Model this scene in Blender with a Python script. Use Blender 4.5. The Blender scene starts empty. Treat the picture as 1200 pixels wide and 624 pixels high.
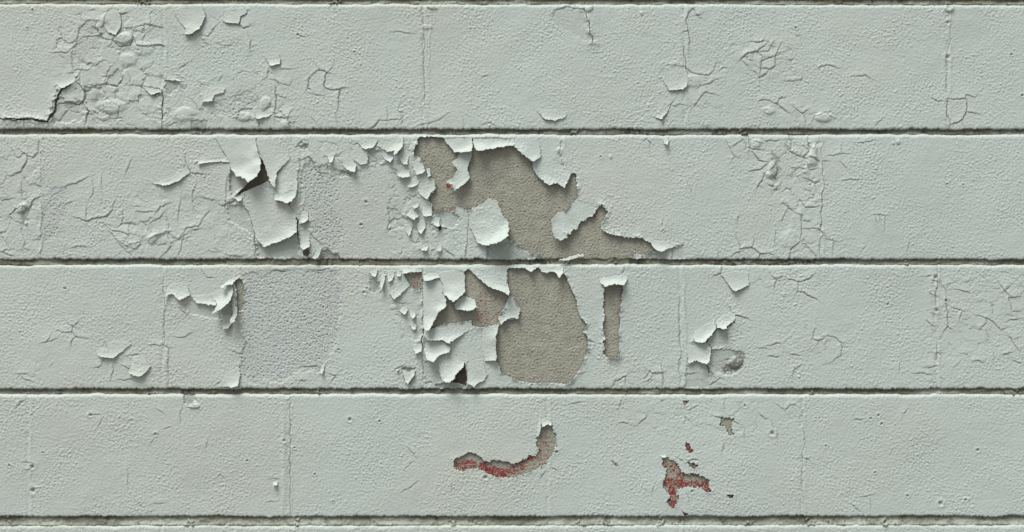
import bpy, math
import numpy as np

# ------------------------------------------------------------------ units
S = 0.4064 / 306.5          # metres per wall unit (one unit = 1.3 mm)
CX, CY = 600.0, 312.0       # wall point in front of the camera
STEP = 0.62
rng = np.random.default_rng(7)
sc = bpy.context.scene
COL = sc.collection

# ------------------------------------------------------------------ traced outlines (wall units, x right, y down)
def T(x0, y0, k, s):
    out = []
    for w in s.split():
        a, b = w.split(',')
        out.append((x0 + float(a) / k, y0 + float(b) / k))
    return out
def P(s): return T(0, 0, 1, s)
def W(x0, y0, s): return T(x0, y0, 3.9, s)
def Z(x0, y0, s): return T(x0, y0, 7.8, s)

# bare patches and one painted flap shadow: (outline, jaggedness)
HOLES = [
 (P("490,160.5 515,161.5 523,163 530,163 552,163 556,163 600,163 604,172 612,180.6 624,190.5 624.5,197 630,206.5 643.8,217.5 652.8,214.8 660.5,220 664,216 668,207.6 672,202.6 674.6,203.7 676,220 676.5,233 663,248 656,249 650,255 649,262 652,272 656,280 667,275.5 672,267.5 675,269.5 681,258.8 684,260 690,254.4 694.6,254.4 698.5,246.7 704.9,240 710,246.7 712.6,248 708.7,255.6 704,263 706,271 717.7,275.5 734,278.7 748.5,279 748.5,277 752.3,280 762.6,285 769,293 769,295.4 755,296.7 752,298.5 742,297 735.6,303.7 736,306 640,306 640,303 622,297 612,290 597,282 590,276 590,262 585,250 575,241 562,243 549.6,247 541,244.5 536,241 533,248.6 527,247.5 518,246 508,249.5 506,246.7 506.4,241.5 503,236 503,230 511,221 509,211 500,206 497,196 493,186 487,180 489,170"), .9),
 (P("304,184 308,188 311.5,196 317,212 322,221 314,213 306,216.5 295,221 278,229.5 271,236 280,226 288,217 298,206"), .2),
 (P("472,321 494.4,317 495.6,339.5 489,340.8 481.5,335.6 480,333 475,324"), .6),
 (P("544.4,318.3 549.5,315.8 560,325 570,334.4 573,337 585.6,340.8 596.5,347 591.4,361 585,369 584.4,380 566.4,383.7 553,382.5 553,375.4 535.4,378.6 520,380 503.3,387 513,365 520,358 521,348.5 519.4,340 531.5,346 543,335"), .5),
 (P("594,315.8 599,314 612.6,314.5 623,316 629,314 637,317 648,317 655,323 660,319 663.8,325.4 669,338 675.4,352 676,361 679,370 685,377 688,380.5 682,389 686,391 688,395 689.5,404 687,417 683,427 678,435 672,444 666.4,450.4 650,449 637,448.5 626,449.5 615,447.8 607,446 599.7,443.3 594,440 587,437 586.3,430 580.5,422 581,408 580,394 582,385 585.6,380.5 594.6,374.7 607.4,374 609.4,361 603.6,353.6 597,346 594.6,329"), .6),
 (P("708,332.6 730.4,331.4 730,341 728.5,348.5 727,361 726,370 726.5,382 724.6,390 726,402 725.6,415 723,420.4 718,419 714,420.4 706.4,415 709,408 706,401 709,397 706.4,384.5 706.7,378 709,371.5 706.7,360 707.5,352"), .8),
 (P("545,424.7 548,445 546.5,453 538,449 526.4,448 532,438 540,432"), .3),
 (Z(520,485,"90,410 140,395 190,375 245,350 320,380 370,430 430,450 450,420 560,440 640,460 700,440 750,405 800,380 840,385 865,340 850,290 845,220 870,210 885,90 905,120 950,95 990,110 1030,220 1020,330 960,420 880,500 780,540 700,570 620,585 480,580 380,540 320,500 280,510 230,505 180,530 130,520 100,490"), 1.5),
 (P("773.7,536 780.8,535 786,539 792,541 795,546 799,553.8 805,556 811.5,554.5 821.8,557.7 831.4,561.5 829.5,571.8 834.6,575.6 832,578 825.6,577 821.8,571.8 806.4,570.5 801,572 795,573 793.5,580 796,583 792,592 790,596 781,589.6 785.6,582 777,571.7 777,563 780.8,556.4 780.8,550 775.6,546 777,541"), 1.5),
 (Z(750,500,"415,150 450,155 485,230 450,245 415,190"), .9),
 (Z(750,500,"430,320 500,340 535,355 500,390 455,370"), .9),
 (W(600,464,"978,452 1018,452 1000,473"), .7),
 (W(600,464,"778,528 808,540 790,552"), .6),
 (W(600,464,"955,98 1015,103 1000,140 1015,180 990,180 975,140 948,137"), .9),
 (W(600,464,"452,298 466,300 488,320 478,326"), .3),
 (W(600,464,"780,22 812,22 790,48"), .6),
 (P("355.5,292 361,291 363.5,297 360,302 355,299"), .3),
 (P("514,264.5 517,264 518,269 515,271 513.4,268"), .2),
 (P("279.5,325 284,330 286.5,337 285.5,352 283,364 279,367 277.5,352 277,338 274.5,331"), .9),  # brown patch standing in for the flap's shadow on rough paint
 (P("488,169 486,176 484,181 488,184 491,181"), .9),
]
# dark open splits in the coat (centre line, half width)
SLITS = [
 (Z(250,230,"700,72 730,140 770,220 768,290 775,360 792,440"), 1.0),
 (Z(250,230,"770,275 800,270 830,250 880,230"), .5),
 (Z(250,230,"560,60 570,42 620,47 690,72 752,8"), .7),
 (Z(780,360,"260,322 350,328 380,322 400,272 450,222 465,192 545,208 560,182 630,138"), .8),
 (Z(780,360,"392,335 415,370 430,392 405,440 402,480 372,525 402,605"), .7),
 (W(0,0,"30,545 130,547 222,557 245,515 265,450 285,405 335,380 350,355"), .95),
 (W(0,0,"740,410 743,520 743,600"), .6),
 (Z(420,310,"592,80 590,200 592,330"), .35),
 (Z(420,385,"600,0 592,60 588,120 590,200"), .7),
 (W(600,150,"222,60 217,110 235,185 245,196"), .3),
 (W(600,0,"325,40 350,100 368,200"), .3),
 (P("554,162 554.5,180"), .9),
]
# hanging and curled flakes: (outline, direction towards the free edge dx,dy, lift, power)
FL = [
 (P("519,161.5 536,160.8 553.3,160.8 553.8,170 553.5,178 547,178.8 541,179.6 532,178.9 529,174 523,168"), 0.1,1,5,1.8),
 (P("539,176 553.3,176 553,184 547.7,197.3 551,210 546,215 540,219.7 533,224.5 531,219 529.5,216.5 523,214 531,209 536,199 529.5,191 536,186"), -.3,1,6,1.3),
 (P("554.6,161.5 580,161 603.3,162.8 602.8,170.4 592,172.5 582,174 569.5,176 565.6,178.2 559,178.2 555.4,171.7"), 0,1,9.5,1.6),
 (P("603.8,161.8 620,161 632,161 634,184 624.6,190.5 618,186 612,181.2 603.2,173.2"), -.5,1,5,1.8),
 (P("624,191 630,186 640,184 652,188 660,197.5 669.5,203 667,210 663.7,216.5 661.8,221 657,218 652.8,214.8 648,216 643.8,218 636,212 630,206.5 624.8,199"), 0,1,3.5,1.8),
 (P("645,261 649,254 655.4,249 663,248 670,240 676,234 690,238 699,242 704,240 698.5,246.7 694.6,254.2 690,254.2 684,260.2 681,258.8 675,269.8 672,267.8 667.7,276.2 663.5,273 665,279 656,282.3 649,278.7"), -.55,1,5,1.5),
 (P("761,281 772,283 782,283.5 802,285.8 793,288 784,291.7 775,295.6 769,294.4 764,288"), -.2,1,5,1.4),
 (P("549.6,247 560.5,241.5 569,236.4 572,232 577,235 582,234 585,241.5 589.4,253 595,259.5 597,268.5 595,277.4 588.7,282.8 578.5,286.6 570,288 563,287 559,284 553,272 549.6,266"), .75,1,11,2.6),
 (P("416,163 430,162 445,161.5 441,169 437,174 427.6,175.4 421,170"), 0,1,2.5,2),
 (P("445,161.5 460,161 473,161.5 472.4,171.7 469,177 463,182.8 461.5,181 463,177.4 454,178.4 450,176 441.7,171.7"), .4,1,5,2),
 (P("447,182 454,180.5 461.5,185 460,188 457.7,191.3 452.6,188"), .2,1,3.5,1.6),
 (P("466.7,182 473,175.5 480.8,177 480,182 477.6,193 473,193.8"), 0,1,2.6,1.8),
 (P("464.7,204.4 471,201 478,199 480,200 480.8,207.6 471.8,209.4"), 0,1,4.6,1.5),
 (P("482,188 490,187 495,195 498.7,200 496,203.4 488.5,205.4 484.6,198.6"), .5,1,3.4,1.8),
 (P("477,219 483,210 495,209 490,216.5 483,220.5"), -.2,1,2.6,1.8),
 (P("490,215 502.6,209 509,210 510.5,221.7 505,227 501,235 494,230 490,225"), .6,1,2.4,2),
 (P("500,198.6 504,197 504.5,206 501,207.8"), 0,1,2.5,1.5),
 (P("414,170 424,175 431,178 430.8,192 424,193.7 413,187"), .6,1,1.8,2),
 (P("400,185 407.7,182 419,193.5 415.4,202.6 411,201 406.4,199.3 402,195"), .2,1,3.2,1.8),
 (P("382,182 400,176 403,176.5 399,180 392,182.6 390,190.4 386,191.4 384.6,186"), 0,1,4,1.6),
 (P("475.6,252.4 480,249 487,246.5 490.4,254.4 484.6,258.3"), 0,1,5,1.4),
 (P("484,242 488,239 492,237.7 489.7,244 486,245"), 0,1,3,1.5),
 (P("496,252.6 494.5,244 502.6,239 506.4,245.4 505.8,252.4 501,254.8"), 0,1,4.4,1.7),
 (P("474,264 482,262.5 483,271 479.5,277.6 477,273.6"), .5,1,3,1.6),
 (P("488.5,264.6 492,258 498.7,257.6 498.7,267 494,275.3 490,272"), .5,1,2.6,1.6),
 (P("504,257 510,254 516,254.6 515,266 509,265"), 0,1,3,1.6),
 (P("493.6,293.5 497.4,287.7 502,288.3 500.6,294.5"), 0,1,3.4,1.5),
 (P("511.5,294 515.4,285 518.6,286.4 516.7,295.7"), 0,1,3.4,1.5),
 (P("655,305 668,301 676,299 685,297.8 684,300 676,302.5 665,306"), 0,1,2.5,1.5),
 (P("260,163 280,161.5 300,161.5 301,174 306.4,187 307.2,199 305.5,203 302.6,207.6 298,211 293.6,215.3 288.5,210 283,208 277.6,207 271,198 267,190"), .6,1,12,2.2),
 (P("303,163 316,162 330,164 341,186 332,194 325,203 323.9,212 323.7,220.6 320,219 316,211 311,195 306,183 301.4,170"), 0,1,4.5,2.2),
 (P("341,188 325,203.5 323,212 321.8,222 322,235 329.5,236.2 338.5,239.2 342,237 346,232.4 349,222 349,212 347,200 351,191"), .1,1,7,2.4),
 (P("304,226 312,220 320.4,222 320.6,235 329,237.5 338.5,240 342,244.5 346,251 348.3,258 348.5,272 344,276 339.7,279 325,284.5 310,290 301,281 297,268 292,249 290,236"), .55,1,5,3),
 (P("353,247 361.5,249 361.7,258 356.4,262.4 351,261"), .2,1,4,1.5),
 (P("351.5,270 363,270 363.4,289 356.4,293.8 352.6,290"), 0,1,4,2),
 (P("366,303 372,293 379,288 377,293 373,302 370,304"), -.3,1,3,1.5),
 (P("258,337 266,330.6 272,326 278.7,321.6 280.5,325.4 273.8,331.6 273.6,334.6 268.5,333.4 262,338"), .2,1,7,1.3),
 (P("268.5,332 273.4,333 273.6,343 272.5,353.8 266,359 258,364.6 250,368 253,362 255.6,357.4 251,351 246.7,345 258,339.5"), .75,1,13,1.8),
 (P("273,333 275.2,343 275.8,357.4 279,361 279,369 277,376.7 272.3,379 271.7,374 274.6,369 271.7,355 272,343"), .3,1,10,1.0),
 (P("195.4,348.7 196,338 200,333 212,332 219,333 221,341 223.2,345.4 218,349 212,352.6 208.5,350 205.6,347.4 202,345 199,345.6"), 0.1,1,8,1.6),
 (P("223,347 232.6,346.5 247,344.6 256,352 254,358 243,357 236,356.4 231,355.4"), 0,1,4,1.6),
 (P("259.5,369 271,368 272.4,379 268.5,384.4 262,386"), .2,1,3,1.6),
 (P("515,319 528,317.6 543,317.6 544.6,321.5 545.2,343.5 538,349 531.5,354.6 526,350 520,345 519.6,334.4 515,326.7"), 0,1,10,1.7),
 (P("495.6,322 505,320 515,321 516,325.4 511,326.6 507,328.8 497,329.6"), 0,1,4.5,1.6),
 (P("495.8,331 504,329 513.6,328 520,335.6 519,343.3 522.8,349.7 522.8,360 515,365.4 509,377 503.3,387.6 498,386 496.3,374"), .7,1,9,1.7),
 (P("532.8,356 536,351 543,346.4 556,351 559.4,360 550.8,364.8 543,363.5 534,362.8"), .1,1,6.5,1.4),
 (P("550,315.6 560,313 577,312.8 594,313.4 593.6,329 598,342 596,346.6 590,342.5 585.6,341 573,336.6 565,330 560,325.6"), -.15,1,8,1.8),
 (P("597,346 601,349 604,355 609.6,361 608.5,367 607.4,374 600,373 594.6,374.4 590,378 587,381 583.7,371.5 590.8,370 594.6,362.6 591.4,361"), -.2,1,5,1.2),
 (P("564,384 574,383 584.4,380.8 583,390 581,394 582,401 581,408 582,415 581,422.4 568,423.8 564,404"), 1,.25,6,1.8),
 (P("497,387.5 503,386.6 512,383 520,380.4 535,379.2 548,377 556,383 546,390 530,400 526,402.5 518.7,398.8 510,399.4 502,399 497.4,394"), -.1,1,4.5,1.5),
 (P("496.4,399.6 508,399.6 518.7,399.6 524,403 527.9,407 527,412.3 515,416.8 512,420 508.5,423.9 500.8,421.8 498,416 497,410.6"), .35,1,7,1.7),
 (P("510,424.7 512,418.5 520,415.5 527.7,414.5 536,419 544.6,423.5 543.2,430 538,435 534.2,440 534.3,442.9 530,445.5 526.4,448.2 518.7,446.8 515,436 515,431"), .6,1,9,1.7),
 (P("546,424.8 556,421 566,425 571,440 567,447 561,448 556,453.4 546.5,448.4 548.4,445"), -.1,1,4.5,1.8),
 (P("485,404 494,400 494.6,408 493.7,412.4 486.7,414.6 483.5,409"), .1,1,4,1.5),
 (P("470,432 478,436 486.7,432.4 485.6,440 478.3,450 475,448"), .8,1,3.6,1.5),
 (P("463,433 469,431.5 468.5,434 465.5,435.4"), -.3,1,2.4,1.3),
 (P("432,319 443,316 440.5,326.3 436.7,324"), 0,1,3.4,1.5),
 (P("447.4,320 451.6,321.5 450.4,333 447,340.4 445.6,335.6"), 1,.6,3.4,1.4),
 (P("452,317.7 463.3,317.7 461.9,324 457,332 454.6,329"), .3,1,3.8,1.6),
 (P("464,317.2 471,317.2 469.6,324.6 465,324.4"), 0,1,3.2,1.6),
 (P("462,325.4 473.8,324.6 480.2,335.6 473,342 463,351.5 456,344.6"), .1,1,3,2),
 (P("467.4,364 472,361 477.7,360 478.3,365 473.8,369.4"), .1,1,4,1.5),
 (P("480,369 481.5,363.6 487.2,366 486.9,371.7 482.8,374"), .1,1,4,1.5),
 (P("480,381 484,376.5 488,381 487.4,386 483.5,387.3"), .2,1,2,1.6),
 (P("471.5,315 494.4,315 494.6,318.9 483,319.5 472,321.6"), -.1,1,4.5,1.4),
 (P("612,312.6 632,312.4 629,314.4 623,318.9 617.7,316.8"), 0,1,5,1.2),
 (P("632,312.4 646,312 660.8,311.8 660,319.8 655,325.4 649.7,319.4 644.6,318.6 640,320 637,319.8 633.7,318"), .1,1,6,1.2),
 (P("702,330 708,324 720,321 733.6,322 735.2,328 730.4,334.8 720.8,333.2 714,334 708,336.2"), 0.05,1,9,1.5),
 (P("836.4,376.7 839.2,381.8 836.6,389.7 832,394 828.7,397.2 825,401.4 814.6,401.4 812,394.6 816,388 824,382"), .7,1,7,1.6),
 (P("838.6,377 845,372 852,367 860.8,366 861.8,374 856,379 851.8,382 850,386 840,384.4"), .1,1,6,1.6),
 (P("804,406 816,403 829,403 833.2,411 832.6,416 831,421.7 828,427 822,425.4 817,423 812,424 807,427.4"), .55,1,6.5,1.9),
 (P("115,410 119,408 125.6,409 129,402 134,399 145,400 154.4,403.4 145,411 133,420.6 125,419 118,418.4 114,414"), .1,1,4,1.2),
 (P("163,414.6 170,421 177.4,429.4 166.9,441.4 158,440 150.6,437 156,427"), -.05,1,5,1.2),
 (P("262,440 272,434 279.5,430 282.2,438 281,446 279.5,452.4 272,454 256,453.4"), .9,1,4,1.8),
 (P("375.6,436 377,428 381,428 378,438"), .2,1,3,1.3),
 (P("634,489.6 640,492 646,495 647,498.8 642,497.4 636,500.6 634.7,496.5"), .1,1,3.6,1.3),
 (P("631,491 633.8,492.7 633.7,500.4 631.7,511.2 628.5,512.4 629,504"), 1,.2,3.4,1.3),
 (P("773,533.4 780,533 781.4,535.6 775,537"), 0,1,2.4,1.2),
 (W(0,0,"228,352 290,335 345,330 347,372 318,392 285,408 255,385"), .3,1,4.5,1.7),
 (W(0,0,"795,45 850,25 920,30 942,75 918,130 885,156 846,162 850,130 815,98"), .75,1,5.5,2.4),
 (W(0,0,"1020,45 1080,30 1130,40 1128,58 1098,80 1094,112 1060,108 1026,104"), .3,1,3,2),
 (W(0,0,"925,468 950,400 1000,400 1032,406 1020,425 982,437 972,467"), .3,1,3.6,1.5),
 (W(0,0,"480,55 550,62 556,120 530,162 500,152 475,125"), .4,1,3,1.8),
 (W(0,0,"650,395 735,412 740,425 690,436"), .2,1,2,1.2),
 (W(0,0,"752,352 790,350 834,372 790,368 752,366"), .1,1,3,1.2),
 (W(300,0,"45,270 80,280 112,262 112,296 66,304"), .1,1,3.2,1.3),
 (W(300,0,"0,520 60,500 82,520 60,535 0,547"), .1,1,3.2,1.3),
 (W(600,0,"690,370 700,302 790,305 803,350 801,397 780,411 718,417"), .3,1,2.8,2.2),
 (W(600,0,"120,512 180,500 248,512 246,537 196,554 150,547"), 0,1,2.6,2),
 (W(600,0,"655,538 684,505 730,468 708,515 684,548"), .6,1,3,1.2),
 (W(0,150,"705,256 790,225 850,165 872,206 822,242 760,268"), .15,1,4,1.6),
 (W(0,150,"905,150 1000,135 1050,140 1052,160 1000,156 908,166"), 0,1,2.2,1.4),
 (W(0,150,"560,512 600,480 650,490 640,520 600,530"), -.2,1,2,1.4),
 (W(0,150,"675,512 720,485 768,476 760,500 700,530"), -.5,-1,3,1.4),
 (W(0,150,"1066,318 1108,300 1106,332 1090,336"), 0,1,3,1.2),
 (W(600,150,"690,62 714,38 719,66 706,80"), 0,1,4,1.2),
 (W(600,305,"955,66 1010,50 1082,60 1082,115 1015,147"), 0,1,2.6,1.8),
 (W(300,464,"72,392 102,392 99,409 80,409"), 0,1,3.4,1.2),
]
# (outline, depth, roughness 0..1, mouldy stain and painted flake shade 0..1)
LOW = [
 (W(0,464,"838,-8 888,-8 893,20 882,44 862,50 842,28"), 2.2, .2, .35),
 (P("374,302 379,295 384,292 390,296 398,299 402,304 400,309 374,309"), 1.8, .3, .75),
 (P("355,200 364,186 372,194 383,193 400,200 412,204 425,197 440,193 455,193 466,200 476,214 480,235 474,250 462,262 455,270 458,280 470,290 470,303 372,303 366,285 364,262 356,250 350,235"), .7, .28, 0),
 (P("352,205 364,190 380,196 396,215 392,245 402,270 396,296 385,300 372,280 362,262 354,245"), .3, .8, 0),
 (P("283,323 330,318 395,316 399,350 396,400 376,436 350,436 335,446 292,452 284,440 286,400 281,375"), .6, .85, 0),
 (P("238,123 262,118 290,105 300,118 296,135 265,139 247,136"), .6, .8, 0),
 (P("53,250 62,222 78,222 82,238 72,262 66,280 52,284"), .3, .9, 0),
 (P("87,52 95,30 118,25 124,40 112,78 100,82 88,66"), .5, .4, 0),
 (P("68,105 78,120 98,120 97,142 62,145 60,130"), 1.3, .1, .1),
 (P("99,118 100,102 118,103 121,128 105,131"), 1.2, .1, .15),
 (P("127,92 140,80 142,98 136,102 124,98"), 1.2, .2, .1),
 (P("300,288 338,280 350,285 350,303 302,303"), 1.8, .15, .15),  # last value paints the shadow under the large panel
 (P("271,200 292,212 284,222 272,230 268,215"), 2.5, .1, .2),  # last value paints the green shadow below the left curl
 (P("284,240 292,248 297,268 296,275 268,258 266,242"), 1.2, .1, .15),
 (P("225,350 232,357 252,358 258,366 258,375 222,368 214,358"), 1.0, .1, .15),
 (P("256,368 272,356 272,368 270,384 259,378"), 1.5, .1, .1),  # last value paints the shadow under the flap
 (P("571,288 596,283 612,290 622,297 640,304 572,304"), 1.5, .05, .3),
 (P("735,304 742,297 769,296 784,292 800,288 803,303"), 1.2, .1, .2),
 (P("433,326 446,331 444,342 438,344 434,338"), 1.3, .2, .5),
 (P("447,340 456,344 463,352 480,337 494,342 494,398 484,400 478,388 467,372 465,352"), .8, .2, .05),
 (P("469,431 487,432 486,441 478,450 474,447"), 1.8, .1, .4),
 (P("496,424 509,425 516,436 518,447 510,452 498,450"), .9, .2, .15),
 (P("510,452 520,448 535,449 546,450 547,455 512,456"), 1.6, .1, .4),
 (P("454,245 462,243 476,258 473,266 455,271 459,256"), 1.1, .2, .15),
 (P("484,258 492,247 499,257 499,268 494,276 484,270"), 1.3, .1, .15),
 (P("507,250 518,246 533,249 540,258 530,268 516,266"), 1.3, .05, .15),
 (P("432,176 448,178 452,188 444,192 431,192"), 1.1, .1, .15),
 (P("400,200 415,203 412,207 398,206"), 1.2, .2, .5),
 (P("830,398 839,386 851,387 852,404 843,409 835,408"), 1.5, .1, .15),
 (P("835,411 846,409 860,411 873,415 872,427 862,437 848,440 838,436 832,428"), 1.2, .3, .3),
 (P("861,413 868,411 874,415.5 872,427 866,434 860,437 848,438 845,431 851,427 858,424 862,419"), .2, .1, 1.0),
 (P("805,428 817,424 827,428 832,440 830,455 803,455"), 1.3, .1, .2),
 (P("192,92 212,95 206,106 196,112"), 1.3, .15, .3),
 (P("167,102 188,105 188,112 178,112"), 1.2, .1, .4),
 (P("26,242 34,244 33,258 27,264 24,262"), 1.0, .1, .5),
 (P("352,174 358,166 362,172 358,178"), 1.4, .1, .6),
 (P("905,178 914,186 916,200 906,215 902,206"), .8, .1, .5),
 (P("222,140 243,142 243,152 224,152"), .8, .1, .5),
 (P("645,17 652,10 665,8 683,11 690,25 694,50 670,40 650,30"), .35, .15, .1),
]
# blisters: x, y, rx, ry, rotation, height
BUMPS = [(905,199,6,11,15,4.5),(952.5,183,6,14,12,3.5),(965,138,11,6,0,2.5),(26,244,5,8,40,3.5),(30,262,3,3,0,2),
 (215,134,14,9,0,2.5),(145,45,10,7,-20,3),(130,125,18,9,0,2.5),(110,112,9,8,0,2),(180,280,9,6,-30,2.5),(285,137,12,6,0,2.5),(863,425,9,8,-35,2.6),
 (160,428,6,9,0,1.5),(150,70,12,8,0,1.4),(335,146,7,5,0,2),(310,122,6,9,10,2),(900,130,8,5,10,1.6),(925,280,10,12,0,1.6),
 (165,57,14,9,0,1.5),(885,168,8,5,0,1.5),(500,32,7,3,0,1),(812,95,10,8,0,1.3),(506,8,7,3,20,2),(690,10,7,4,-30,2.2),
 (1112,10,6,5,0,2.5),(228,476,8,3,0,2.2),(752,16,3,3,0,1),(716,184,3,3,0,1.2),(1053,167,3,3,0,1.6),(1046,168,2,2,0,1.2)]
# fine cracks: outline, groove width, groove depth, lift of the upper side
def K(x0, y0, txt, w=.75, d=.9, l=.7, n=.35):
    return [(W(x0, y0, c), w, d, l, n) for c in txt.split(';') if c.strip()]
CR = []
CR += K(0,0,"-40,540 60,550 130,546 220,557 245,515 265,450 285,405 335,380 350,355",1.0,2,2.6,.9)
CR += K(0,0,"350,370 385,415 410,415;385,415 385,460 360,478 310,470 270,478;385,478 405,510 390,560;480,388 535,395 555,370 560,345",.8,1.6,1.5,.75)
CR += K(0,0,"550,65 555,120 530,160 500,150 475,125 475,90 495,55;550,70 580,60;530,160 520,190 540,215 590,210 605,170 630,210 690,210 745,210;920,30 940,75 915,130 880,155 845,160;1025,105 1095,115 1100,75 1130,55;1095,110 1115,130 1135,120;650,395 735,412",.7,1.3,1.2,.6)
CR += K(0,0,"405,510 440,520 475,495 475,460;475,500 500,525 505,560;410,390 480,388;535,395 535,430;480,388 490,330 510,305;625,130 665,110 690,120 745,130;690,120 685,70 700,50;350,200 360,140 400,95 460,95;345,215 325,250 335,320 400,325 440,290;800,70 820,100 845,105;1020,40 1030,80 1025,105;1000,110 950,165 920,160;880,460 915,505 940,465;760,580 800,560 830,570;1060,530 1100,505 1150,500 1165,520;240,240 300,245 345,220;380,180 430,160 520,190;590,340 595,385;110,560 110,590;1130,150 1150,220 1165,215;1150,190 1145,240;850,290 820,310;720,210 750,215;1000,370 1015,350",.6,.8,.8,.35)
CR += K(300,0,"45,270 65,300 110,295 110,260;240,350 235,405 250,415;240,355 290,320 320,335 315,405 380,412 375,510;90,400 95,480 80,520;0,545 80,520 85,540 150,540 155,580;5,545 10,590;525,590 560,550",.7,1.3,1.1,.7)
CR += K(300,0,"65,300 50,350 30,370;320,335 350,310 355,280;290,320 270,295;560,550 600,555 665,545 650,500 660,470;600,500 598,560;665,510 672,580;110,320 170,315;60,360 100,375 110,390;190,160 235,165;740,580 850,545 880,520;1030,570 1060,560 1100,580;380,412 420,402;250,430 300,440;1040,350 1060,345;945,540 950,580;100,440 140,450;150,540 170,500;250,540 280,570;360,520 372,580;620,150 720,155",.55,.7,.7,.35)
CR += K(300,0,"758,30 768,150 765,300 770,450 778,560",.7,.9,.8,.45)
CR += K(300,0,"795,30 800,130 790,200 792,400 786,560",.7,-.8,0,0)
CR += K(600,0,"325,40 350,100 368,200 385,208;120,515 150,545 195,552 245,535;810,210 808,150 798,100 805,60 825,45;782,215 795,310 800,395 780,410 720,415;655,540 680,545 730,470;1045,275 1080,245 1120,235 1160,205",.75,1.3,1.3,.65)
CR += K(600,0,"185,80 200,50 250,32 320,42;780,150 803,140;710,300 790,305 830,340 900,345 925,320 930,290;950,320 985,315;1050,275 1080,305;1120,235 1140,260 1135,360 1110,330;1135,360 1165,330;820,500 860,450 890,420 935,435;850,400 900,380 940,365;690,540 690,580;1140,200 1150,180;1130,465 1165,455;825,45 860,80;870,60 840,70;1080,195 1160,190",.6,.9,.9,.4)
CR += K(900,0,"825,60 830,120 835,180 815,250 820,330 815,400 825,455",.6,.9,.7,.35)
CR += K(900,0,"825,455 815,490 822,530 835,575 830,605;905,455 910,515 885,550 835,575",.8,1.6,1.2,.8)
CR += K(900,0,"60,200 40,250 30,300 10,330;-40,240 0,230 30,190;-60,300 0,320 40,300;-30,280 20,260 60,250;80,370 150,370 155,355;0,460 40,475 100,520;40,475 50,450 85,440;120,490 160,520 190,500;160,520 175,570;830,455 900,455 905,440 950,445 960,430;910,515 960,520;885,555 900,590;750,450 800,460;205,560 215,530 260,515 310,545;230,310 280,300 320,310;390,350 440,345 470,360;490,575 530,540",.6,1.0,.8,.5)
CR += K(0,150,"120,130 120,165 95,200 70,212;190,315 150,340 130,380;350,410 400,428 450,410 490,408 520,370 525,345;705,258 760,265 820,240 870,207 855,170 840,130;905,162 1000,155 1050,158 985,50;1050,158 1060,210 1080,220;1000,350 1025,360 1110,300;1110,350 1150,410 1165,500 1165,590;45,400 100,350",.7,1.3,1.3,.65)
CR += K(0,150,"85,95 120,130 155,145 175,110 178,50;100,250 95,290 105,330;190,390 190,430 185,510 160,510;285,270 350,255 405,225;395,360 398,425;485,450 520,470 570,480 590,490 650,500;590,450 590,490;870,207 930,212;890,260 880,310 885,350;825,320 815,430;950,380 910,450 850,460 820,500;780,345 735,360 710,395;750,385 690,440 690,460;755,385 775,440 770,480;625,383 700,383;770,480 810,510 840,490 815,590;680,510 720,490 770,480 780,540 745,590;480,450 540,520 600,585;1030,380 1040,230;600,150 580,205;0,330 60,325;460,210 470,280;90,440 100,500 120,560;0,560 60,590;300,350 330,340;420,240 430,290 415,320;880,470 910,465;330,545 400,545;920,320 980,330;640,360 620,360;1060,580 1100,590",.6,.8,1.05,.25)
CR += K(0,150,"186,60 188,250 192,400 190,600",.9,-.5,.9,0)
CR += K(300,150,"200,150 240,130 260,160 280,200 330,215;195,150 200,190 190,240;180,90 210,60 235,90;555,60 535,95 510,110;965,380 968,440 965,540;1055,540 1055,590;860,560 910,590;965,540 960,590;330,140 330,205;500,110 510,165;250,480 300,540;290,200 300,230;130,180 100,200 90,240;140,210 150,190 190,195;600,370 610,420 600,470 630,460;840,390 845,440 840,480;790,440 830,450 885,462;740,560 780,570",.6,1.0,1.0,.5)
CR += K(600,150,"1080,40 1085,95 1140,98;1100,110 1130,150 1160,155;1085,200 1140,190 1165,165;1120,280 1150,230 1165,200;1020,490 1040,550 1100,550 1105,515;1100,550 1135,575 1130,605;600,560 600,605;725,565 730,600",.7,1.2,1.1,.6)
CR += K(600,150,"1000,100 1020,130 1010,150;1135,575 1165,575;630,65 635,90;600,65 620,50 640,75;690,425 690,450;800,250 820,300;1000,590 1030,570 1060,560;1110,60 1150,75;1050,60 1010,90;940,565 942,600;1040,400 1030,440;980,60 1000,100",.55,.8,.8,.35)
CR += K(900,150,"80,75 105,95 100,40;80,85 130,125 165,138;185,50 185,100 165,140;170,140 190,190 215,190;0,255 30,268;170,230 210,250 235,240;150,330 175,360 230,360;150,400 150,510;150,520 110,545 95,600;248,40 245,180 258,240 245,330 240,460 255,490 235,520 240,590",.75,1.2,1.0,.6)
CR += K(900,150,"210,250 215,280;80,340 110,380 150,400;60,430 95,375;155,460 230,460 250,480;160,530 200,560 220,590;0,575 25,575 25,590;35,470 35,540;250,150 275,152;275,130 335,115 365,120;335,80 338,115;330,160 365,190;490,395 535,400 530,470;490,395 500,440;510,400 515,440;645,520 640,560;260,510 300,520 290,590;0,60 60,55;60,250 20,300;115,180 160,190;430,560 440,540;400,70 480,60;340,240 420,235",.55,.8,.7,.4)
CR += K(0,305,"748,60 745,150 755,180 750,300 750,390 770,400 770,580",.7,1.0,.8,.45)
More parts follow.
